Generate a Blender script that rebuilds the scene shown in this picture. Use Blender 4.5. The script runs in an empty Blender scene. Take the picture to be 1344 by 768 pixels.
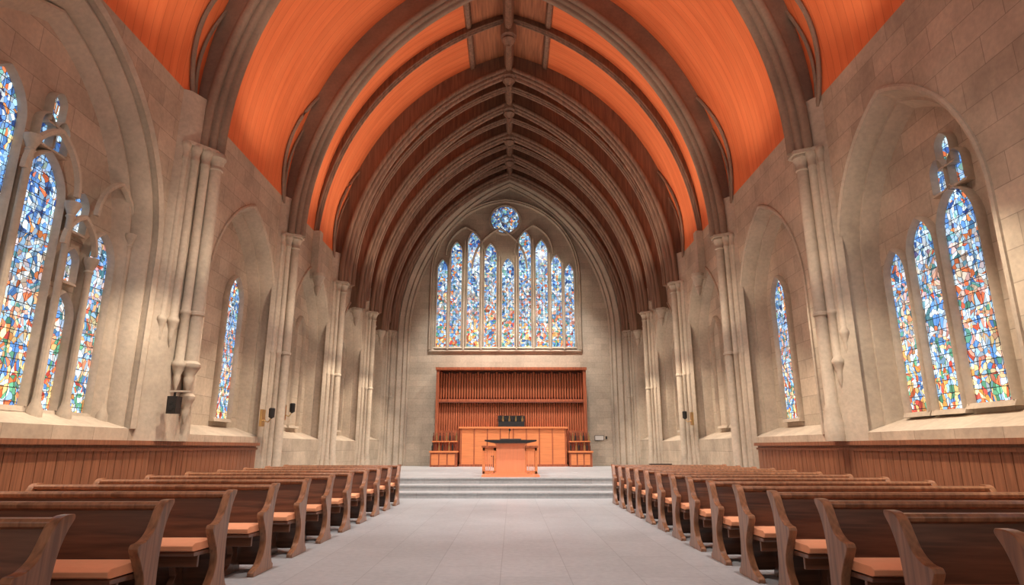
import bpy, math, random
from mathutils import Vector
random.seed(4)
C=bpy.context
scene=C.scene
try:
    scene.view_settings.view_transform='Standard'
except Exception as e: print(e)

# ---------------------------------------------------------------- mesh builder
class MB:
    def __init__(s): s.v=[];s.f=[];s.m=[];s.mats=[]
    def mi(s,mat):
        if mat not in s.mats: s.mats.append(mat)
        return s.mats.index(mat)
    def face(s,pts,mat):
        b=len(s.v); s.v+= [tuple(p) for p in pts]
        s.f.append(list(range(b,b+len(pts)))); s.m.append(s.mi(mat))
    def grid(s,rows,mat,closed=False):
        """rows: list of equally long lists of points"""
        b=len(s.v); n=len(rows[0]); k=s.mi(mat)
        for r in rows: s.v+=[tuple(p) for p in r]
        for i in range(len(rows)-1):
            for j in range(n if closed else n-1):
                j2=(j+1)%n
                s.f.append([b+i*n+j,b+i*n+j2,b+(i+1)*n+j2,b+(i+1)*n+j]); s.m.append(k)
    def box(s,x0,x1,y0,y1,z0,z1,mat):
        p=[(x0,y0,z0),(x1,y0,z0),(x1,y1,z0),(x0,y1,z0),(x0,y0,z1),(x1,y0,z1),(x1,y1,z1),(x0,y1,z1)]
        b=len(s.v); s.v+=p; k=s.mi(mat)
        for f in ((0,3,2,1),(4,5,6,7),(0,1,5,4),(1,2,6,5),(2,3,7,6),(3,0,4,7)):
            s.f.append([b+i for i in f]); s.m.append(k)
    def prism(s,pts,fn,a,b_,mat):
        """pts 2d outline, fn(u,v,w)->xyz, from w=a to w=b"""
        A=[fn(u,v,a) for u,v in pts]; B=[fn(u,v,b_) for u,v in pts]
        b=len(s.v); n=len(pts); s.v+=A+B; k=s.mi(mat)
        s.f.append([b+i for i in range(n)][::-1]); s.m.append(k)
        s.f.append([b+n+i for i in range(n)]); s.m.append(k)
        for i in range(n):
            j=(i+1)%n
            s.f.append([b+i,b+j,b+n+j,b+n+i]); s.m.append(k)
    def lathe(s,cx,cy,prof,mat,n=14):
        rows=[[(cx+r*math.cos(2*math.pi*i/n),cy+r*math.sin(2*math.pi*i/n),z) for i in range(n)] for r,z in prof]
        s.grid(rows,mat,True)
        for r,(rr,z) in ((rows[0],prof[0]),(rows[-1],prof[-1])):
            if rr>1e-4: s.face(r,mat)
    def tube(s,path,r,mat,n=6):
        rows=[]
        for i,p in enumerate(path):
            p=Vector(p); a=Vector(path[max(i-1,0)]); b=Vector(path[min(i+1,len(path)-1)])
            t=(b-a).normalized(); up=Vector((0,0,1)) if abs(t.z)<.9 else Vector((1,0,0))
            u=t.cross(up).normalized(); w=t.cross(u)
            rows.append([p+u*r*math.cos(2*math.pi*k/n)+w*r*math.sin(2*math.pi*k/n) for k in range(n)])
        s.grid(rows,mat,True); s.face(rows[0],mat); s.face(rows[-1],mat)
    def obj(s,name,smooth=True,angle=35,loc=None,link=True):
        me=bpy.data.meshes.new(name); me.from_pydata([tuple(v) for v in s.v],[],s.f)
        for m in s.mats: me.materials.append(m)
        me.polygons.foreach_set('material_index',s.m)
        if smooth:
            me.polygons.foreach_set('use_smooth',[True]*len(me.polygons))
            me.set_sharp_from_angle(angle=math.radians(angle))
        me.update()
        o=bpy.data.objects.new(name,me); 
        if link: C.collection.objects.link(o)
        if loc: o.location=loc
        return o

def arc_par(a,rise):
    c=(rise*rise-a*a)/(2*a); return c,a+c
def arch_outline(a,zb,zs,rise,n=12,d=0.0):
    """points (u,z) left foot -> apex -> right foot; d = outward offset"""
    c,R=arc_par(a,rise); Rd=R+d; tm=math.acos(max(-1,min(1,c/Rd)))
    L=[]
    if zb is not None: L.append((a+d,zb))
    for i in range(n+1):
        t=tm*i/n; L.append((-c+Rd*math.cos(t),zs+Rd*math.sin(t)))
    L[-1]=(0,L[-1][1])
    return [(-u,z) for u,z in L][:-1]+[(0,L[-1][1])]+L[::-1][1:]
def arch_ring(mb,a,zb,zs,rise,section,mapf,mat,n=14,closed=True):
    """section: list of (d,w). sweeps along pointed arch"""
    cols=[[mapf(u,z,w) for u,z in arch_outline(a,zb,zs,rise,n,d)] for d,w in section]
    rows=[[cols[j][i] for j in range(len(section))] for i in range(len(cols[0]))]
    mb.grid(rows,mat,closed)
    if closed:
        mb.face(rows[0],mat); mb.face(rows[-1],mat)

# ---------------------------------------------------------------- materials
def newmat(name):
    m=bpy.data.materials.new(name); m.use_nodes=True
    nt=m.node_tree; b=nt.nodes['Principled BSDF']; return m,nt,b
def N(nt,t,**k):
    n=nt.nodes.new(t)
    for a,v in k.items(): setattr(n,a,v)
    return n
def mixc(nt,fac,a,b,blend='MIX'):
    m=N(nt,'ShaderNodeMix',data_type='RGBA',blend_type=blend)
    for sock,val in ((m.inputs[0],fac),(m.inputs[6],a),(m.inputs[7],b)):
        if hasattr(val,'node'): nt.links.new(val,sock)
        else: sock.default_value=val
    return m.outputs[2]
def col(c): return (c[0],c[1],c[2],1)
def coords(nt,ax):
    tc=N(nt,'ShaderNodeTexCoord'); sp=N(nt,'ShaderNodeSeparateXYZ'); cb=N(nt,'ShaderNodeCombineXYZ')
    nt.links.new(tc.outputs['Object'],sp.inputs[0])
    for i,a in enumerate(ax): nt.links.new(sp.outputs['XYZ'.index(a)],cb.inputs[i])
    return tc,cb.outputs[0],sp
def stone(name,c,ax=None,bw=.85,bh=.4,rough=.85,var=.12,mortar=.006,bump=.25,mcol=.62):
    m,nt,b=newmat(name)
    tc,vec,sp=coords(nt,ax or 'XYZ')
    n1=N(nt,'ShaderNodeTexNoise'); n1.inputs['Scale'].default_value=1.3; n1.inputs['Detail'].default_value=6
    n2=N(nt,'ShaderNodeTexNoise'); n2.inputs['Scale'].default_value=14; n2.inputs['Detail'].default_value=4
    for n in (n1,n2): nt.links.new(tc.outputs['Object'],n.inputs['Vector'])
    r1=N(nt,'ShaderNodeValToRGB'); r1.color_ramp.elements[0].position=.3; r1.color_ramp.elements[1].position=.7
    r1.color_ramp.elements[0].color=col([x*(1-var*1.3) for x in c]); r1.color_ramp.elements[1].color=col([min(1,x*(1+var)) for x in c])
    nt.links.new(n1.outputs[0],r1.inputs[0])
    r2=N(nt,'ShaderNodeValToRGB'); r2.color_ramp.elements[0].position=.3; r2.color_ramp.elements[1].position=.7
    r2.color_ramp.elements[0].color=(.88,.88,.88,1); r2.color_ramp.elements[1].color=(1.06,1.05,1.03,1)
    nt.links.new(n2.outputs[0],r2.inputs[0])
    out=mixc(nt,1.0,r1.outputs[0],r2.outputs[0],'MULTIPLY')
    bp=N(nt,'ShaderNodeBump'); bp.inputs['Strength'].default_value=bump; bp.inputs['Distance'].default_value=.02
    if ax:
        br=N(nt,'ShaderNodeTexBrick'); br.offset=.5
        br.inputs['Scale'].default_value=1; br.inputs['Brick Width'].default_value=bw; br.inputs['Row Height'].default_value=bh
        br.inputs['Mortar Size'].default_value=mortar; br.inputs['Mortar Smooth'].default_value=.3; br.inputs['Bias'].default_value=0
        br.inputs['Color1'].default_value=(1-var*.9,1-var*.95,1-var,1); br.inputs['Color2'].default_value=(1+var*.6,1+var*.55,1+var*.5,1)
        br.inputs['Mortar'].default_value=(mcol,mcol,mcol,1)
        nt.links.new(vec,br.inputs['Vector'])
        out=mixc(nt,1.0,out,br.outputs['Color'],'MULTIPLY')
        inv=N(nt,'ShaderNodeMath',operation='SUBTRACT'); inv.inputs[0].default_value=1
        nt.links.new(br.outputs['Fac'],inv.inputs[1]); 
        ad=N(nt,'ShaderNodeMath',operation='MULTIPLY_ADD'); ad.inputs[1].default_value=.25
        nt.links.new(n2.outputs[0],ad.inputs[0]); nt.links.new(inv.outputs[0],ad.inputs[2]); nt.links.new(ad.outputs[0],bp.inputs['Height'])
    else: nt.links.new(n2.outputs[0],bp.inputs['Height'])
    nt.links.new(bp.outputs[0],b.inputs['Normal'])
    nt.links.new(out,b.inputs['Base Color']); b.inputs['Roughness'].default_value=rough
    return m
def wood(name,c,grain='X',rough=.4,scale=1.0,var=.35,coat=0):
    m,nt,b=newmat(name)
    tc=N(nt,'ShaderNodeTexCoord'); mp=N(nt,'ShaderNodeMapping'); nt.links.new(tc.outputs['Object'],mp.inputs[0])
    s=[14*scale]*3; s['XYZ'.index(grain)]=.9*scale; mp.inputs['Scale'].default_value=s
    n=N(nt,'ShaderNodeTexNoise'); n.inputs['Scale'].default_value=1.6; n.inputs['Detail'].default_value=7; n.inputs['Distortion'].default_value=.6
    nt.links.new(mp.outputs[0],n.inputs['Vector'])
    r=N(nt,'ShaderNodeValToRGB'); r.color_ramp.elements[0].position=.33; r.color_ramp.elements[1].position=.68
    r.color_ramp.elements[0].color=col([x*(1-var) for x in c]); r.color_ramp.elements[1].color=col([min(1,x*(1+var)) for x in c])
    nt.links.new(n.outputs[0],r.inputs[0]); nt.links.new(r.outputs[0],b.inputs['Base Color'])
    b.inputs['Roughness'].default_value=rough; b.inputs['Coat Weight'].default_value=coat
    return m
def plain(name,c,rough=.5,metal=0):
    m,nt,b=newmat(name)
    tc=N(nt,'ShaderNodeTexCoord'); n=N(nt,'ShaderNodeTexNoise'); n.inputs['Scale'].default_value=9
    nt.links.new(tc.outputs['Object'],n.inputs['Vector'])
    r=N(nt,'ShaderNodeValToRGB'); r.color_ramp.elements[0].color=col([x*.9 for x in c]); r.color_ramp.elements[1].color=col([min(1,x*1.08) for x in c])
    nt.links.new(n.outputs[0],r.inputs[0]); nt.links.new(r.outputs[0],b.inputs['Base Color'])
    b.inputs['Roughness'].default_value=rough; b.inputs['Metallic'].default_value=metal
    return m
def glass(name,scale,strength,zlo,zhi,ax):
    m,nt,b=newmat(name)
    tc,vec,sp=coords(nt,ax)
    mp=N(nt,'ShaderNodeMapping'); mp.inputs['Scale'].default_value=(1.25,1,1)
    # domain warp -> flowing, figure-like leading
    wn_=N(nt,'ShaderNodeTexNoise'); wn_.inputs['Scale'].default_value=2.2; nt.links.new(vec,wn_.inputs['Vector'])
    vs=N(nt,'ShaderNodeVectorMath',operation='MULTIPLY_ADD'); vs.inputs[1].default_value=(.35,.35,0)
    nt.links.new(wn_.outputs['Color'],vs.inputs[0]); nt.links.new(vec,vs.inputs[2]); nt.links.new(vs.outputs[0],mp.inputs[0])
    vo=N(nt,'ShaderNodeTexVoronoi',voronoi_dimensions='2D'); vo.inputs['Scale'].default_value=scale
    ve=N(nt,'ShaderNodeTexVoronoi',voronoi_dimensions='2D',feature='DISTANCE_TO_EDGE'); ve.inputs['Scale'].default_value=scale
    vb=N(nt,'ShaderNodeTexVoronoi',voronoi_dimensions='2D'); vb.inputs['Scale'].default_value=scale*.3
    for v in (vo,ve,vb): nt.links.new(mp.outputs[0],v.inputs['Vector'])
    sr=N(nt,'ShaderNodeSeparateColor'); nt.links.new(vo.outputs['Color'],sr.inputs[0])
    sb_=N(nt,'ShaderNodeSeparateColor'); nt.links.new(vb.outputs['Color'],sb_.inputs[0])
    mm=N(nt,'ShaderNodeMath',operation='MULTIPLY_ADD'); mm.inputs[1].default_value=.62
    m3=N(nt,'ShaderNodeMath',operation='MULTIPLY'); m3.inputs[1].default_value=.38; nt.links.new(sb_.outputs[0],m3.inputs[0])
    nt.links.new(sr.outputs[0],mm.inputs[0]); nt.links.new(m3.outputs[0],mm.inputs[2])
    def ramp(cs):
        r=N(nt,'ShaderNodeValToRGB'); r.color_ramp.interpolation='CONSTANT'
        e=r.color_ramp.elements
        while len(e)<len(cs): e.new(.5)
        for i,(p,c) in enumerate(cs): e[i].position=p; e[i].color=col(c)
        nt.links.new(mm.outputs[0],r.inputs[0]); return r.outputs[0]
    W=(.66,.80,.88); LB=(.30,.54,.80); B=(.10,.26,.62); DB=(.03,.08,.28)
    cold=ramp([(0,(.8,.3,.1)),(.13,W),(.28,LB),(.38,W),(.45,(.22,.5,.45)),(.50,B),(.61,DB),(.68,LB),(.75,B),(.80,(.75,.18,.07)),(.85,(.9,.66,.3)),(.90,(.2,.45,.4))])
    warm=ramp([(0,(.55,.07,.05)),(.13,W),(.24,(.95,.62,.24)),(.33,LB),(.41,(.78,.17,.06)),(.48,B),(.55,W),(.61,(.12,.38,.22)),(.67,(.92,.40,.10)),(.75,LB),(.82,(.62,.08,.06)),(.88,(.9,.7,.35))])
    mr=N(nt,'ShaderNodeMapRange'); mr.inputs[1].default_value=zlo; mr.inputs[2].default_value=zhi
    nz=N(nt,'ShaderNodeTexNoise'); nz.inputs['Scale'].default_value=1.6; nt.links.new(tc.outputs['Object'],nz.inputs['Vector'])
    ma=N(nt,'ShaderNodeMath',operation='MULTIPLY_ADD'); ma.inputs[1].default_value=(zhi-zlo)*1.4; nt.links.new(nz.outputs[0],ma.inputs[0]); nt.links.new(sp.outputs[2],ma.inputs[2])
    sb=N(nt,'ShaderNodeMath',operation='SUBTRACT'); sb.inputs[1].default_value=(zhi-zlo)*.7; nt.links.new(ma.outputs[0],sb.inputs[0])
    nt.links.new(sb.outputs[0],mr.inputs[0])
    c=mixc(nt,mr.outputs[0],warm,cold)
    bm=N(nt,'ShaderNodeMath',operation='MULTIPLY_ADD'); bm.inputs[1].default_value=.9; bm.inputs[2].default_value=.45
    nt.links.new(sr.outputs[1],bm.inputs[0])
    c=mixc(nt,1.0,c,bm.outputs[0],'MULTIPLY')
    gt=N(nt,'ShaderNodeMath',operation='GREATER_THAN'); gt.inputs[1].default_value=.04; nt.links.new(ve.outputs['Distance'],gt.inputs[0])
    br=N(nt,'ShaderNodeTexBrick'); br.offset=0; br.inputs['Scale'].default_value=1
    br.inputs['Brick Width'].default_value=.15; br.inputs['Row Height'].default_value=.19
    br.inputs['Mortar Size'].default_value=.0055; br.inputs['Mortar Smooth'].default_value=0
    nt.links.new(vec,br.inputs['Vector'])
    iv=N(nt,'ShaderNodeMath',operation='SUBTRACT'); iv.inputs[0].default_value=1; nt.links.new(br.outputs['Fac'],iv.inputs[1])
    mu=N(nt,'ShaderNodeMath',operation='MULTIPLY'); nt.links.new(gt.outputs[0],mu.inputs[0]); nt.links.new(iv.outputs[0],mu.inputs[1])
    c=mixc(nt,mu.outputs[0],(.02,.02,.025,1),c)
    nt.links.new(c,b.inputs['Emission Color']); b.inputs['Emission Strength'].default_value=strength
    nt.links.new(mixc(nt,1.0,c,(.3,.3,.3,1),'MULTIPLY'),b.inputs['Base Color']); b.inputs['Roughness'].default_value=.25
    return m

M_side=stone('limestone_ashlar_side',(.52,.435,.34),'YZX',mcol=.62,bump=.3,var=.16)
M_end=stone('limestone_ashlar_end',(.54,.45,.35),'XZY',bw=.7,bh=.3,mortar=.006,mcol=.72,var=.11)
M_st=stone('carved_limestone',(.51,.425,.335),None,var=.14)
M_ribs=stone('rib_stone',(.29,.205,.15),None,var=.14)
M_ribw=wood('rib_timber',(.23,.13,.085),'Z',rough=.6,scale=.5,var=.3)
M_crown=wood('vault_crown_boards',(.36,.13,.06),'Y',rough=.6,scale=.6,var=.3)
M_floor=stone('floor_slabs',(.46,.47,.48),'YXZ',bw=1.25,bh=.72,rough=.42,var=.06,mortar=.005,bump=.04,mcol=.70)
M_step=stone('step_stone',(.46,.46,.46),'XYZ',bw=1.6,bh=.9,rough=.5,var=.06,bump=.05,mcol=.75)
M_pew=wood('pew_walnut',(.15,.060,.032),'X',rough=.33,coat=.3)
M_pewend=wood('pew_end_walnut',(.28,.125,.062),'Z',rough=.33,coat=.3)
M_wain=wood('wainscot_wood',(.27,.11,.058),'Z',rough=.4,var=.25)
M_cush=plain('cushion_fabric',(.97,.42,.22),.85)
M_org=wood('organ_wood',(.34,.09,.038),'Z',rough=.4)
M_orgd=wood('organ_wood_dark',(.13,.032,.017),'X',rough=.45)
M_pipe=wood('organ_pipe',(.38,.11,.05),'Z',rough=.35,var=.2)
M_cons=wood('console_wood',(.74,.24,.085),'X',rough=.4,var=.10)
M_pulp=wood('pulpit_wood',(.88,.29,.13),'Z',rough=.5,var=.05)
M_blk=plain('black_metal',(.015,.013,.012),.5,.0)
M_brass=plain('brass',(.6,.42,.2),.3,.9)
M_paper=plain('paper',(.75,.72,.66),.8)
M_glS=glass('stained_glass_side',12,1.4,2.2,5.0,'YZX')
M_glE=glass('stained_glass_end',8,1.2,6.5,9.8,'XZY')
# orange painted vault boards
M_vault,nt,b=newmat('vault_orange_boards')
tc,vec,sp=coords(nt,'YZX')
w=N(nt,'ShaderNodeTexNoise'); mp=N(nt,'ShaderNodeMapping'); mp.inputs['Scale'].default_value=(.6,5,.6)
nt.links.new(tc.outputs['Object'],mp.inputs[0]); nt.links.new(mp.outputs[0],w.inputs['Vector']); w.inputs['Scale'].default_value=1.0; w.inputs['Detail'].default_value=4
r=N(nt,'ShaderNodeValToRGB'); r.color_ramp.elements[0].position=.25; r.color_ramp.elements[1].position=.8
r.color_ramp.elements[0].color=(.74,.165,.05,1); r.color_ramp.elements[1].color=(.88,.24,.085,1)
nt.links.new(w.outputs[0],r.inputs[0])
br=N(nt,'ShaderNodeTexBrick'); br.inputs['Scale'].default_value=1; br.inputs['Brick Width'].default_value=.22; br.inputs['Row Height'].default_value=60
br.inputs['Mortar Size'].default_value=.007; br.inputs['Color1'].default_value=(.96,.96,.96,1); br.inputs['Color2'].default_value=(1.03,1.03,1.03,1); br.inputs['Mortar'].default_value=(.78,.72,.68,1)
nt.links.new(vec,br.inputs['Vector'])
nt.links.new(mixc(nt,1,r.outputs[0],br.outputs[0],'MULTIPLY'),b.inputs['Base Color']); b.inputs['Roughness'].default_value=.7

# ---------------------------------------------------------------- dimensions
XW=6.1; YE=30.2; YB=-2.0; ZT=7.9
COLS=[11.0,15.85,20.7,25.55,29.85]
# ---------------------------------------------------------------- floor & chancel
mb=MB(); mb.box(-XW-.3,XW+.3,YB,YE+.2,-.2,0,M_floor); mb.obj('floor',False)
mb=MB()
def step_outline(y0,bulge):
    pts=[(-XW+.02,YE-.02)]
    n=24
    for i in range(n+1):
        x=-XW+.02+(2*XW-.04)*i/n
        pts.append((x,y0-bulge*(1-(x/XW)**2)))
    pts.append((XW-.02,YE-.02)); return pts
for y0,z0,z1 in ((17.1,0.0,.15),(17.75,.15,.30),(18.5,.30,.46)):
    mb.prism(step_outline(y0,.12),lambda u,v,w:(u,v,w),z0,z1-.03,M_step)
    mb.prism(step_outline(y0-.04,.12),lambda u,v,w:(u,v,w),z1-.03,z1,M_step)
mb.obj('altar_steps')
ZP=.46

# ---------------------------------------------------------------- side walls
def side_wall(name,sx,bays):
    mb=MB(); P=lambda y,z,w=0:(sx*(XW+w),y,z)
    def q(y0,y1,z0,z1): 
        if y1-y0>1e-4: mb.face([P(y0,z0),P(y1,z0),P(y1,z1),P(y0,z1)],M_side)
    for (y0,y1,op) in bays:
        if not op: q(y0,y1,0,ZT); continue
        cy,a,zs,rise,zb,dep=op
        q(y0,y1,0,zb)
        q(y0,cy-a,zb,ZT); q(cy+a,y1,zb,ZT)
        o=arch_outline(a,None,zs,rise,12)
        for (u0,z0),(u1,z1) in zip(o[:-1],o[1:]):
            mb.face([P(cy+u0,z0),P(cy+u1,z1),P(cy+u1,ZT),P(cy+u0,ZT)],M_side)
    # outer leaf, thickness
    mb.box(min(sx*(XW+.85),sx*(XW+1.0)),max(sx*(XW+.85),sx*(XW+1.0)),YB,YE+.2,-.2,ZT+.6,M_side)
    mb.box(min(sx*XW,sx*(XW+.9)),max(sx*XW,sx*(XW+.9)),YB,YE+.2,ZT,ZT+.02,M_side)
    mb.obj(name,False)
def opening(mb,sx,op,steps,hood=False):
    cy,a,zs,rise,zb,dep=op
    mf=lambda u,z,w:(sx*(XW+w),cy+u,z)
    if hood:
        sec=[(.14,-.0),(.13,-.04),(.08,-.06),(.04,-.03),(0,-.02),(0,0)]
    else:
        sec=[(.09,0),(.085,-.03),(.05,-.045),(.02,-.02),(0,-.015),(0,0)]
    arch_ring(mb,a,zb,zs,rise,sec,mf,M_st,closed=True,n=16)
    s=[(0,-.005)]; d=0;w=0
    for (dd,ww,roll) in steps:
        w2=w+ww
        if dd and ww and not roll:      # plain splay
            d-=dd; s.append((d,w2)); w=w2; continue
        s.append((d,w2)); 
        if roll: s+= [(d-.03,w2-.05),(d-.07,w2-.055),(d-.10,w2-.02)]
        d-=dd; s.append((d,w2)); w=w2
    arch_ring(mb,a,zb,zs,rise,s,mf,M_st,closed=False,n=16)
    # sill
    mb.face([mf(-a,zb,0),mf(a,zb,0),mf(a+d,zb+.22,w),mf(-a-d,zb+.22,w)],M_st)
    mb.face([mf(-a,zb,0),mf(-a-d,zb+.22,w),mf(-a-d,zb,w)],M_st); mb.face([mf(a,zb,0),mf(a+d,zb+.22,w),mf(a+d,zb,w)],M_st)
    mb.face([mf(u,z,w) for u,z in arch_outline(a,zb,zs,rise,16,d)],M_side)
    return w
def lancet(mb,sx,w,cy,hw,z0,zt,gl,fr=.075,k=1.7,plane='side',yoff=0,blind=False):
    """glass light with moulded stone frame"""
    rise=hw*k; zs=zt-rise
    if plane=='side': mf=lambda u,z,ww:(sx*(XW+w-ww),cy+u,z)
    else: mf=lambda u,z,ww:(cy+u,yoff-ww,z)
    mb.face([mf(u,z,.02) for u,z in arch_outline(hw,z0,zs,rise,8)],gl)
    sec=[(0,.0),(0,.05),(.02,.09),(fr*.5,.13),(fr*.8,.1),(fr,.05),(fr,0)]
    arch_ring(mb,hw,z0,zs,rise,sec,mf,M_st,n=8)
    p=[mf(-hw-fr,z0-fr,0),mf(hw+fr,z0-fr,0),mf(hw+fr,z0,0),mf(-hw-fr,z0,0)]
    q=[mf(-hw-fr,z0-fr,.13),mf(hw+fr,z0-fr,.13),mf(hw+fr,z0,.1),mf(-hw-fr,z0,.1)]
    mb.face(q,M_st); mb.face([p[3],p[2],q[2],q[3]],M_st); mb.face([p[0],p[1],q[1],q[0]],M_st)
    mb.face([p[0],p[3],q[3],q[0]],M_st); mb.face([p[1],p[2],q[2],q[1]],M_st)
def roundel(mb,mf,cu,cz,r,gl,fr=.08,foils=0,mat=None):
    mat=mat or M_st; n=28
    mb.face([mf(cu+r*math.cos(2*math.pi*i/n),cz+r*math.sin(2*math.pi*i/n),.02) for i in range(n)],gl)
    rows=[]
    for i in range(n):
        t=2*math.pi*i/n
        rows.append([mf(cu+(r+d)*math.cos(t),cz+(r+d)*math.sin(t),w) for d,w in ((0,0),(0,.07),(fr*.5,.13),(fr,.07),(fr,0))])
    rows.append(rows[0]); mb.grid(rows,mat)
    for k in range(foils):
        t=2*math.pi*k/foils
        cu2=cu+r*.62*math.cos(t); cz2=cz+r*.62*math.sin(t); rr=r*.3
        pr=[]
        for i in range(15):
            q=2*math.pi*i/14
            pr.append([mf(cu2+(rr+d)*math.cos(q),cz2+(rr+d)*math.sin(q),w) for d,w in ((-.015,.02),(0,.07),(.02,.02))])
        mb.grid(pr,mat)
    if foils:
        pr=[]
        for i in range(15):
            q=2*math.pi*i/14
            pr.append([mf(cu+(r*.28+d)*math.cos(q),cz+(r*.28+d)*math.sin(q),w) for d,w in ((-.015,.02),(0,.07),(.02,.02))])
        mb.grid(pr,mat)

OPR=lambda cy:(cy,1.75,4.4,2.5,1.55,.4)
OPL0=(7.7,2.5,4.5,3.25,1.6,.45)
STD=[(.10,.26,False),(.0,.03,False),(.05,.0,False),(.10,.26,False)]
mids=[8.9,13.85,18.7,23.5,27.75]
bnds=[(6.15,11.0),(11,15.85),(15.85,20.7),(20.7,25.55),(25.55,YE)]
bays_r=[(YB,1.3,None),(1.3,6.15,OPR(4.1))]+[(b0,b1,(OPR(m) if m<27 else (m,1.5,4.5,2.2,1.65,.4))) for (b0,b1),m in zip(bnds,mids)]
bays_l=[(YB,4.9,None),(4.9,11.0,OPL0)]+[x for x in bays_r if x[0]>=11]
side_wall('wall_right',1,bays_r); side_wall('wall_left',-1,bays_l)
wn=1
for sx,bays in ((1,bays_r),(-1,bays_l)):
    for (y0,y1,op) in bays:
        if not op: continue
        mb=MB()
        if op is OPL0: w=opening(mb,sx,op,[(.12,.12,True),(.08,.14,False),(.12,.12,True),(.10,.16,False)],True)
        else: w=opening(mb,sx,op,STD)
        if op is OPL0:
            for c,hw,z0,zt in ((9.5,.28,1.82,4.65),(8.85,.2,1.82,3.5),(8.08,.38,1.85,5.4),(7.15,.36,1.95,6.2),(6.2,.36,1.95,5.6)):
                lancet(mb,sx,w,c,hw,z0,zt,M_glS)
            for c,z0,zt,hw in ((7.93,5.5,5.95,.1),(8.23,5.5,5.95,.1),(8.08,5.88,6.35,.1),(8.85,3.72,4.2,.13),(8.85,4.5,5.1,.14)):
                lancet(mb,sx,w,c,hw,z0,zt,M_glS,fr=.05,k=1.5)
            # tracery shafts carrying sub-arches
            for cy,zt in ((9.98,4.6),(9.14,3.9),(8.56,4.6),(7.62,5.2),(6.68,4.6)):
                mb.lathe(sx*(XW+w-.2),cy,[(.1,1.65),(.1,1.8),(.06,1.9),(.05,2.0),(.05,zt),(.07,zt+.03),(.055,zt+.06),(.1,zt+.17),(.11,zt+.2),(.11,zt+.25)],M_st,10)
            for c,a,zs in ((9.56,.42,4.75),(8.85,.29,4.1),(8.09,.47,4.85)):
                arch_ring(mb,a,None,zs+.1,a*1.6,[(0,0),(.03,-.06),(.08,-.06),(.1,0)],lambda u,z,ww:(sx*(XW+w-.18+ww),c+u,z),M_st,n=8)
        elif y0>15:
            lancet(mb,sx,w,op[0]-.6,.36,1.95,5.3,M_side); lancet(mb,sx,w,op[0]+.45,.36,1.95,5.3,M_side)
        elif y0>10.5:
            lancet(mb,sx,w,op[0]+.55,.36,1.95,5.3,M_glS)
        else:
            c0=op[0]
            lancet(mb,sx,w,c0+1.0,.25,1.85,4.5,M_glS); lancet(mb,sx,w,c0+.28,.29,1.85,4.8,M_glS); lancet(mb,sx,w,c0-.55,.36,1.9,5.0,M_glS)
            for c,z0,zt in ((-.75,5.02,5.5),(-.37,5.02,5.5),(-.56,5.38,5.85)): lancet(mb,sx,w,c0+c,.12,z0,zt,M_glS,fr=.05,k=1.5)
        mb.obj('window_%d'%wn); wn+=1

# ---------------------------------------------------------------- end wall
mb=MB()
mb.box(-XW-.9,XW+.9,YE,YE+.4,-.2,16.2,M_end)
mb.obj('wall_end',False)
mb=MB()
arch_ring(mb,4.95,ZP,6.8,7.75,[(0,0),(0,-.10),(.06,-.16),(.12,-.12),(.16,-.2),(.25,-.26),(.32,-.2),(.4,-.3),(.52,-.36),(.6,-.3),(.7,-.34),(.7,0)],lambda u,z,w:(u,YE+w,z),M_st,n=26)
mb.obj('trim_1')
mb=MB(); WX=-.22; mf=lambda u,z,ww:(WX+u,YE-ww,z)
arch_ring(mb,3.62,6.0,9.9,3.9,[(0,0),(0,.08),(.05,.16),(.1,.1),(.15,.2),(.22,.1),(.24,0)],mf,M_st,n=16)
mb.prism([(0,5.88),(.12,5.92),(.12,5.96),(0,6.05)],lambda u,v,w:(w,YE-u,v),WX-3.8,WX+3.8,M_st)
xs=[-3.2,-2.5,-1.62,-.76,.14,1.0,1.85,2.6,3.25]; tz=[10.65,11.6,12.2,11.5,10.75,12.2,11.7,10.9,10.4]; hws=[.24,.27,.30,.30,.30,.30,.30,.25,.22]
for x,t,hw in zip(xs,tz,hws):
    lancet(mb,1,0,WX+x,hw,6.15,t,M_glE,fr=.09,plane='end',yoff=YE,k=2.2)
roundel(mb,mf,-.02,12.85,.72,M_glE,.14,foils=8)
# mullion shafts + Y tracery
for i in range(8):
    x=(xs[i]+hws[i]+xs[i+1]-hws[i+1])/2; zt=min(tz[i],tz[i+1])+.1
    mb.tube([mf(x,6.0,.14),mf(x,zt,.14)],.045,M_st,8)
for c,a,zs in ((-2.05,.95,10.9),(1.45,.95,11.0),(-.3,1.35,10.2)):
    arch_ring(mb,a,None,zs,a*1.55,[(0,0),(0,.1),(.05,.16),(.1,.1),(.1,0)],lambda u,z,w,c=c:mf(u+c,z,w),M_st,n=10)
mb.obj('window_%d'%wn); wn+=1

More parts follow.
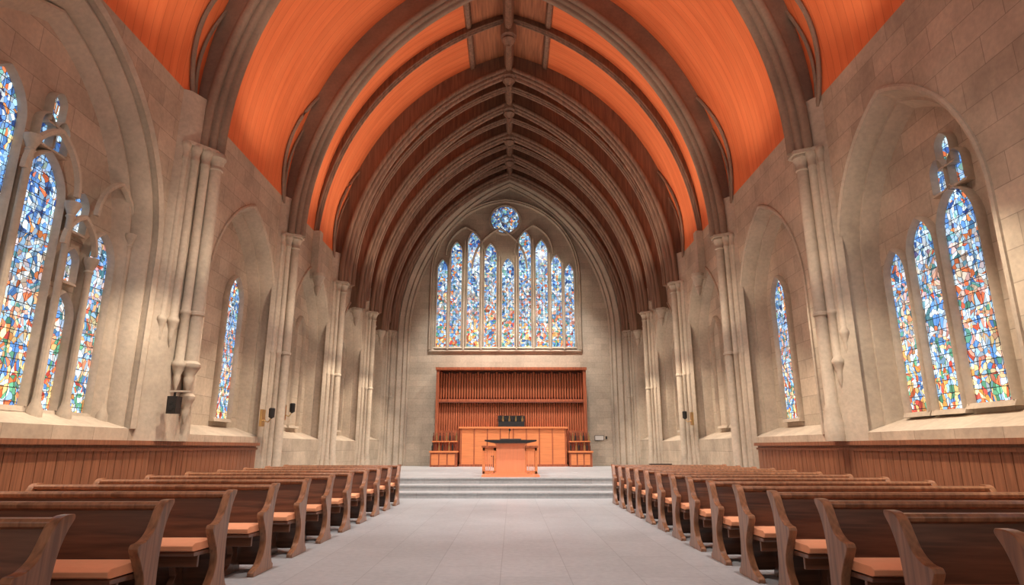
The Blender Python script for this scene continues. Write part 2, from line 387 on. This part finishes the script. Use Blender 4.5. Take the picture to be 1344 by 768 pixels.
# ---------------------------------------------------------------- columns
def shaftprof(r,z0,z1,corbel=False):
    p=[]
    if corbel: p+=[(.005,z0-.5),(r*.6,z0-.36),(r*.75,z0-.26),(r*.7,z0-.22),(r*1.3,z0-.08),(r*1.5,z0-.05),(r*1.5,z0),(r,z0+.05)]
    else: p+=[(r*1.6,z0),(r*1.6,z0+.3),(r*1.4,z0+.36),(r*1.45,z0+.42),(r*1.2,z0+.5),(r*1.3,z0+.56),(r,z0+.64)]
    p+=[(r,3.62),(r*1.2,3.64),(r*1.2,3.69),(r,3.71)] if z0<3.2 else []
    p+=[(r,z1-.30),(r*1.18,z1-.28),(r*1.18,z1-.25),(r*1.02,z1-.22),(r*1.15,z1-.13),(r*1.4,z1-.05),(r*1.5,z1-.04),(r*1.5,z1+.03),(r*1.3,z1+.06)]
    return p
def column(yc,sx,sh,corez,zt=6.8,h=.36,tip=.13):
    mb=MB()
    for dy,x,r,zb,cb in sh:
        mb.lathe(sx*x,yc+dy,shaftprof(r,zb,zt,corbel=cb),M_st,16)
    mb.prism([(5.98,-h),(5.85,-tip),(5.85,tip),(5.98,h),(6.12,h+.08),(6.12,-h-.08)],lambda u,v,w:(sx*u,yc+v,w),corez,ZT,M_st)
    # abacus tying the shafts together
    mb.prism([(6.1,-h-.06),(5.92,-h+.03),(5.58,-.14),(5.58,.14),(5.92,h-.03),(6.1,h+.06)],lambda u,v,w:(sx*u,yc+v,w),zt+.02,zt+.09,M_st)
    mb.obj('column',angle=40)
for i,yc in enumerate(COLS):
    zb=0 if yc<16.5 else ZP
    for sx in (1,-1):
        if i==0 and sx<0:
            sh=[(0,5.66,.12,2.75,True),(-.20,5.76,.08,2.75,True),(.22,5.76,.09,2.2,True),(-.38,5.87,.07,3.5,True),(.42,5.89,.08,1.41,False),(-.54,5.98,.06,3.5,True),(.60,6.0,.07,1.41,False)]
            column(yc,sx,sh,1.41,h=.6,tip=.3)
        elif i==0:
            sh=[(0,5.78,.11,1.41,False),(-.19,5.89,.075,2.8,True),(.19,5.89,.075,1.41,False),(-.33,5.99,.055,3.3,True),(.33,5.99,.055,1.41,False)]
            column(yc,sx,sh,1.41)
        else:
            sh=[(0,5.76,.11,zb,False),(-.19,5.88,.07,zb,False),(.19,5.88,.07,zb,False),(-.33,6.0,.05,zb,False),(.33,6.0,.05,zb,False)]
            column(yc,sx,sh,zb)
# ---------------------------------------------------------------- ribs
half=[(-.03,0),(-.015,.06),(.04,.09),(.10,.10),(.12,.14),(.09,.18),(.11,.22),(.17,.24),(.22,.23),(.24,.28),(.21,.32),(.24,.36),(.31,.38),(.38,.36),(.42,.30),(.5,.22),(1.35,.18)]
def ribsec(k,kd=None): 
    kd=kd or k
    h=[(d if d>1 else d*min(1.3,kd*1.1),w*k) for d,w in half]
    return h+[(d,-w) for d,w in h[::-1][:-1]]
def rib(name,yc,a,zs,apex,k,mat):
    mb=MB(); arch_ring(mb,a,None,zs,apex-zs,ribsec(k),lambda u,z,w:(u,yc+w,z),mat,n=26); mb.obj(name,angle=50)
for yc in COLS:
    main_st=yc<16
    rib('vault_rib',yc,5.55,6.88,15.0,.82 if main_st else .76,M_ribs if main_st else M_ribw)
for yc in (23.1,27.7):
    rib('vault_rib',yc,5.55,6.5,15.05,.66,M_ribw)
rib('vault_rib',18.3,6.0,7.3,15.6,.32,M_ribw)
for yc in (21.9,24.3,26.65,28.8): rib('vault_rib',yc,5.7,7.1,15.2,.42,M_ribw)
for yc in (18.3,23.1,27.7):
    for sx in (1,-1):
        mb=MB(); mb.lathe(sx*5.88,yc,[(.005,5.8),(.08,5.95),(.11,6.08),(.09,6.12),(.18,6.38),(.21,6.42),(.21,6.52)],M_st,14)
        mb.box(min(sx*5.88,sx*6.1),max(sx*5.88,sx*6.1),yc-.14,yc+.14,6.35,ZT,M_st); mb.obj('corbel')
# vault
VA=6.1; VR=15.9-ZT
mb=MB(); o=arch_outline(VA,None,ZT,VR,28)
for (u0,z0),(u1,z1) in zip(o[:-1],o[1:]):
    crown=abs(u0+u1)/2<1.35
    mb.grid([[(u0,YB,z0),(u1,YB,z1)],[(u0,YE+.1,z0),(u1,YE+.1,z1)]],M_crown if crown else M_vault)
mb.obj('ceiling',angle=20)
# crown purlins at the edge of the timber panel
c,R=arc_par(VA,VR); tm=math.acos(c/R)
def vp(s,t,y,d=-.05): 
    Rd=R+d; return (s*max(0,(-c+Rd*math.cos(t*tm))),y,ZT+Rd*math.sin(t*tm))
# slender ribs that leave each capital and die back into the main rib
mb=MB()
for yc in [6.15]+COLS[:-1]:
    for s in (1,-1):
        for amp,te,r_ in ((.55,.30,.045),(.28,.20,.035)):
            for d_ in (1,-1):
                path=[vp(s,-.06+(te+.06)*i/18,yc+d_*(.16+amp*math.sin(math.pi*min(1,i/18)))) for i in range(19)]
                mb.tube(path,r_,M_ribs if yc<17 else M_ribw,6)
mb.obj('vault_fan_ribs')
mb=MB()
mb.prism([(-.16,.0),(-.1,-.22),(0,-.3),(.1,-.22),(.16,0),(.2,.5),(-.2,.5)],lambda u,v,w:(u,w,15.4+v),YB,YE,M_ribw)
for s in (1,-1):
    # find height of vault at |u|=1.35
    zz=ZT+math.sqrt(R*R-(1.35+c)**2)
    mb.prism([(s*1.25,zz-.02),(s*1.30,zz-.12),(s*1.42,zz-.16),(s*1.48,zz-.08),(s*1.50,zz+.1),(s*1.25,zz+.12)],lambda u,v,w:(u,w,v),YB,YE,M_ribw)
for yc in COLS[:-1]+[18.3,23.1,27.7,13.4]:
    z=14.95
    mb.lathe(0,yc,[(.005,z-.42),(.07,z-.36),(.05,z-.3),(.16,z-.2),(.24,z-.1),(.2,z-.02),(.28,z+.05),(.28,z+.45)],M_ribw,12)
mb.obj('ridge_beam')

# ---------------------------------------------------------------- wainscot
for sx,n_ in ((-1,2),(1,3)):
    mb=MB(); y0,y1=1.5,15.1
    X=lambda a,b:(min(sx*a,sx*b),max(sx*a,sx*b))
    x0,x1=X(5.99,6.10); mb.box(x0,x1,y0,y1,0,1.36,M_wain)
    x0,x1=X(5.90,6.10); mb.box(x0,x1,y0,y1,1.34,1.41,M_wain)
    x0,x1=X(5.95,6.10); mb.box(x0,x1,y0,y1,1.25,1.30,M_wain); mb.box(x0,x1,y0,y1,0,.16,M_wain)
    y=y0
    while y<y1-.2:
        x0,x1=X(5.98,6.0); mb.box(x0,x1,y,y+.165,.16,1.25,M_wain); y+=.18
    mb.obj('trim_%d'%n_,False)

# ---------------------------------------------------------------- pews (face the photographer)
def bez(pts,n=5):
    """catmull-rom smooth through points"""
    out=[]
    for i in range(len(pts)-1):
        p0=pts[max(i-1,0)];p1=pts[i];p2=pts[i+1];p3=pts[min(i+2,len(pts)-1)]
        for k in range(n):
            t=k/n
            out.append(tuple(.5*((2*p1[j])+(-p0[j]+p2[j])*t+(2*p0[j]-5*p1[j]+4*p2[j]-p3[j])*t*t+(-p0[j]+3*p1[j]-3*p2[j]+p3[j])*t**3) for j in (0,1)))
    out.append(pts[-1]); return out
front=bez([(.46,0),(.45,.05),(.31,.11),(.22,.24),(.21,.36),(.27,.48),(.33,.57),(.35,.61)],4)
top=bez([(.35,.61),(.33,.64),(.26,.65),(.18,.70),(.13,.78),(.08,.88),(.02,.925),(-.07,.93)],4)
back=bez([(-.07,.93),(-.075,.90),(-.02,.82),(.03,.68),(.05,.45),(.03,.2),(-.02,.08),(-.06,.05),(-.06,0)],4)
endprof=front[:-1]+top[:-1]+back
def pew_mesh(sx,name):
    mb=MB(); x0,x1=2.55,5.35
    Y=lambda u:-u
    fn=lambda u,v,w:(sx*w,Y(u),v*.975)
    for a in (x0,x1-.07):
        mb.prism(endprof,fn,a,a+.07,M_pewend)
    # back board (raked) + cap rail
    mb.prism([(.0,.87),(.03,.88),(.115,.40),(.085,.40)],fn,x0+.06,x1-.06,M_pew)
    mb.prism([(-.05,.865),(-.055,.895),(-.03,.915),(.05,.915),(.07,.895),(.065,.87),(.03,.85),(-.01,.85)],fn,x0+.05,x1-.05,M_pewend)
    mb.prism([(.02,.36),(.06,.36),(.03,.05),(.0,.05)],fn,x0+.06,x1-.06,M_pew)
    mb.prism([(.06,.38),(.5,.40),(.51,.42),(.5,.435),(.06,.42)],fn,x0+.07,x1-.07,M_pew)
    mb.prism([(.40,.30),(.43,.30),(.43,.40),(.40,.40)],fn,x0+.07,x1-.07,M_pew)
    # cushion
    c_=[(.12,.435),(.50,.44),(.535,.455),(.535,.49),(.50,.51),(.15,.51),(.12,.48)]
    mb.prism(c_,fn,x0+.075,x1-.075,M_cush)
    for xx in (x0+.32,(x0+x1)/2,x1-.4):
        mb.prism([(.06,.0),(.42,0),(.42,.05),(.33,.09),(.27,.2),(.33,.33),(.42,.39),(.08,.39),(.14,.3),(.16,.2),(.12,.1),(.06,.05)],fn,xx,xx+.06,M_pew)
    return mb.obj(name,angle=30,link=False).data
for sx,y0,sp_,n_ in ((-1,3.9,1.14,11),(1,3.22,.95,14)):
    me=pew_mesh(sx,'pew')
    for i in range(n_):
        o=bpy.data.objects.new('pew',me); C.collection.objects.link(o); o.location=(0,y0+sp_*i,0)
        bm=o.modifiers.new('bevel','BEVEL'); bm.width=.006; bm.segments=2; bm.limit_method='ANGLE'; bm.angle_limit=math.radians(50)

# ---------------------------------------------------------------- pulpit
def parent(name,parts,loc=(0,0,0)):
    e=bpy.data.objects.new(name,None); C.collection.objects.link(e); e.location=loc; e.empty_display_size=.2
    for nme,mbx in parts:
        o=mbx.obj(nme); o.parent=e
    return e
b1=MB(); b1.box(-.86,.86,-.5,.6,0,.05,M_pulp); b1.box(-.60,.60,-.4,.5,.05,.09,M_pulp)
b2=MB()
b2.prism([(-.43,.09),(.43,.09),(.43,.95),(-.43,.95)],lambda u,v,w:(u,w,v),-.28,.30,M_pulp)
b2.prism([(-.48,.09),(.48,.09),(.48,.13),(-.48,.13)],lambda u,v,w:(u,w,v),-.32,.34,M_pulp)
b3=MB()
b3.prism([(-.50,.97),(.50,.97),(.76,1.02),(.78,1.03),(.78,1.07),(-.78,1.07),(-.78,1.03),(-.76,1.02)],lambda u,v,w:(u,w,v),-.40,.40,M_blk)
b3.prism([(-.35,1.07),(.30,1.07),(.30,1.11)],lambda u,v,w:(w,u,v),-.32,.32,M_blk)
b4=MB(); b4.tube([(-.05,.1,1.1),(-.05,.1,1.25),(-.04,.0,1.33),(-.03,-.1,1.36)],.012,M_blk); b4.lathe(-.03,-.12,[(.005,1.33),(.03,1.34),(.03,1.39),(.005,1.41)],M_blk,8)
b5=MB(); b5.box(-.47,.47,-.33,.35,.93,.975,M_pulp)
parent('pulpit',[('base',b1),('body',b2),('desk_top',b3),('microphone',b4),('cornice',b5)],(.08,19.3,ZP))
# communion table behind
t1=MB(); t1.box(-.95,.95,-.35,.35,.84,.9,M_org)
t2=MB()
for x in (-.88,-.5,.5,.88):
    t2.box(x-.04,x+.04,-.3,-.22,0,.84,M_cons); t2.box(x-.04,x+.04,.22,.3,0,.84,M_cons)
t2.box(-.9,.9,-.3,-.24,.74,.84,M_cons); t2.box(-.9,.9,-.3,.3,.0,.08,M_cons)
t3=MB()
for x0 in (-.84,.54):
    for k in range(5): t3.box(x0+k*.06,x0+k*.06+.025,-.27,-.25,.08,.74,M_pulp)
parent('communion_table',[('top',t1),('legs',t2),('lattice',t3)],(.05,21.5,ZP))

# ---------------------------------------------------------------- organ
OX=.08
o1=MB(); YF=29.35; H=4.95-ZP
W=3.55
o1.box(-W,W,.45,.75,0,H,M_orgd)                    # back
for s in (-1,1): o1.box(min(s*W,s*(W-.14)),max(s*W,s*(W-.14)),-.15,.7,.55,H,M_org)
o1.box(-W-.04,W+.04,-.2,.7,H-.06,H+.06,M_org)
o1.box(-W+.1,W-.1,.05,.6,H-1.55,H-1.42,M_org)      # mid rail
o1.box(-W+.1,W-.1,-.02,.1,H-1.60,H-1.55,M_orgd)
o2=MB()
n=54
for i in range(n):
    x=-W+.2+(2*W-.4)*i/(n-1)
    zt=H-.12-.10*abs(math.sin(i*.9)); 
    o2.lathe(x,.22,[(.015,H-1.42),(.05,H-1.3),(.052,zt),(.04,zt+.01)],M_pipe,8)
n=62
for i in range(n):
    x=-W+.18+(2*W-.36)*i/(n-1)
    o2.lathe(x,.2,[(.048,1.55),(.05,H-1.66),(.02,H-1.57)],M_pipe,8)
o3=MB()   # console & front panels
o3.box(-W+.1,W-.1,.1,.5,.2,1.62,M_org)
o3.prism([(-2.35,0),(2.55,0),(2.55,1.72),(-2.35,1.72)],lambda u,v,w:(u,w,v),-.25,.1,M_cons)
o3.box(-2.42,2.62,-.32,.12,1.70,1.78,M_cons)
for k in range(9):
    x=-2.3+k*.6; o3.box(x-.02,x+.02,-.28,-.25,.08,1.7,M_org)
o3.box(-2.4,2.6,-.3,-.2,0,.1,M_org)
o4=MB()   # low side stands holding two rows of dark candles/bells
for s in (-1,1):
    xa,xb=(-W-.12,-2.45) if s<0 else (2.65,W+.12)
    o4.box(xa,xb,-.65,.1,0,.62,M_org); o4.box(xa-.04,xb+.04,-.7,.12,.62,.70,M_cons)
    for k in range(3): o4.box(xa+.06+k*(xb-xa-.1)/3,xa+(k+1)*(xb-xa-.1)/3,-.67,-.65,.08,.55,M_cons)
    for rr in range(2):
        for k in range(8):
            x=xa+.08+k*(xb-xa-.16)/7; zz=.70+rr*.44
            o4.lathe(x,-.45+.25*rr,[(.04,zz),(.045,zz+.2),(.018,zz+.27),(.018,zz+.36),(.024,zz+.37)],(M_blk,M_orgd,M_brass)[(k+rr)%3],8)
    o4.box(xa+.02,xb-.02,-.3,-.1,1.09,1.14,M_cons)
    o4.box(xa+.02,xb-.02,-.1,-.05,.7,1.2,M_org)
o5=MB()   # music desk & stops on top
o5.box(-.6,.62,-.3,.0,1.78,2.02,M_blk)
for k in range(8): 
    x=-.53+k*.15; o5.lathe(x,-.2,[(.05,2.02),(.055,2.12),(.03,2.2),(.035,2.26)],M_brass if k%2 else M_blk,8)
o5.box(-.62,.64,-.02,.02,2.02,2.3,M_blk)
parent('pipe_organ',[('case',o1),('pipes',o2),('console',o3),('side_stands',o4),('music_desk',o5)],(OX,YF,ZP))

# organ bench
mb=MB(); mb.box(-.7,.7,-.2,.2,.44,.5,M_orgd)
for s in (-.62,.56): mb.box(s,s+.06,-.18,.18,0,.44,M_orgd)
mb.box(-.6,.6,-.03,.03,.15,.22,M_orgd)
mb.obj('organ_bench',loc=(-.1,28.1,ZP))

# ---------------------------------------------------------------- small wall fittings
def speaker(loc,sx,s=1.0):
    mb=MB(); mb.prism([(-.11,-.2),(.11,-.2),(.13,.2),(-.13,.2)],lambda u,v,w:(w,u,v),-.1,.12,M_blk)
    mb.box(-.02,.02,-.02,.02,.2,.32,M_blk); mb.box(-.12,.34,-.05,.05,.30,.34,M_st)
    for z,r in ((.06,.035),(-.07,.055)):
        mb.tube([(0.01,-.128,z),(0.01,-.115,z)],r,M_blk,12)
    o=mb.obj('loudspeaker',loc=loc); o.scale=(s,s,s)
speaker((-5.62,10.55,2.0),-1,.72)
def sconce(x,y,z,sx):
    mb=MB(); mb.box(-.03,.03,-.1,.1,-.2,.2,M_brass); mb.tube([(0,0,-.05),(-sx*.15,0,-.1),(-sx*.22,0,0)],.015,M_brass)
    mb.lathe(-sx*.22,0,[(.01,-.02),(.07,.02),(.075,.22),(.05,.24)],M_blk,10); mb.obj('wall_sconce',loc=(x,y,z))
sconce(-5.95,15.2,2.0,-1); sconce(-5.9,16.45,2.2,-1); sconce(5.9,20.1,2.2,1)
mb=MB(); mb.box(-.22,.22,-.03,.0,-.12,.12,M_blk); mb.box(-.2,.2,-.035,-.03,-.1,.1,M_paper); mb.box(.3,.38,-.05,0,-.05,.08,M_blk); mb.obj('hymn_board',loc=(4.3,YE-.0,1.75))
# low floor monitor by the chancel edge
mb=MB(); mb.prism([(-.25,0),(.22,0),(.25,.1),(-.05,.34),(-.2,.34)],lambda u,v,w:(w,u,v),-.35,.35,M_blk); mb.obj('stage_monitor',loc=(4.9,20.6,ZP))

# ---------------------------------------------------------------- lights
def spot(loc,tgt,e,ang,colr=(1,.88,.74),rad=.12,blend=.8):
    l=bpy.data.lights.new('spot','SPOT'); l.energy=e; l.spot_size=math.radians(ang); l.spot_blend=blend; l.color=colr; l.shadow_soft_size=rad
    o=bpy.data.objects.new('spot_lamp',l); C.collection.objects.link(o); o.location=loc
    o.rotation_euler=(Vector(tgt)-Vector(loc)).to_track_quat('-Z','Y').to_euler()
WARM=(1,.89,.74); HOT=(1,.85,.66)
# down lights behind ribs
for yc in (6.2,11.5,16.4,21.2,26.0):
    for s in (1,-1):
        spot((s*3.0,yc,11.8),(s*1.0,yc+4.5,0),2100,70,(1,.97,.94),.2)
        spot((s*2.6,yc,12.2),(-s*6.0,yc+3.0,1.0),1350,42,WARM,.2)
# uplights across to the opposite orange vault + close uplights for gradient
for i,yc in enumerate((3.5,8.6,12.6,14.4,17.1,19.5,21.9,24.3,26.6,28.9)):
    for s in (1,-1):
        e=430 if yc<9 else (290 if yc<15 else 260)
        spot((s*5.45,yc,7.6),(-s*4.2,yc+.3,12.0),e,60,(1,.86,.70),.1,1.0)
for yc in (4.0,8.6,13.4,17.2,19.4,21.9,24.3):
    for s in (1,-1):
        spot((s*4.5,yc,7.0),(s*5.0,yc,13),270 if yc<15 else 230,105,(1,.86,.70),.1,1.0)
# wall washers near the floor
for s in (1,-1):
    for yc in (5.0,7.2,9.6,12.2,14.4,17.6,19.9,22.4,24.8,28.0):
        near=yc<12
        spot((s*4.5,yc,5.2),(s*6.1,yc+.1,1.5),640 if near else 420,72,HOT,.08,1.0)
# column/capital glow
for yc in (10.0,14.9,19.7,24.6):
    for s in (1,-1): spot((s*4.6,yc,3.4),(s*5.9,yc+1.0,6.4),130,70,HOT,.06,1.0)
spot((0,25.2,13.5),(0,30,3.0),2400,48,WARM,.2)
for s in (1,-1): spot((s*2,25.9,12.5),(s*1.0,30.2,7.5),750,75,WARM,.2,1.0)
spot((0,16.5,13.6),(0,19.5,0.5),1500,40,WARM,.2)
wd=bpy.data.worlds.new('world'); scene.world=wd; wd.use_nodes=True
bg=wd.node_tree.nodes['Background']; bg.inputs[0].default_value=(1,.97,.93,1); bg.inputs[1].default_value=.62

# ---------------------------------------------------------------- camera
cam=bpy.data.cameras.new('camera'); co=bpy.data.objects.new('camera',cam); C.collection.objects.link(co)
cam.sensor_width=36; cam.lens=21.56; cam.clip_start=.05
co.location=(.12,0,1.3); co.rotation_euler=(math.radians(90+14.2),0,0)
scene.camera=co
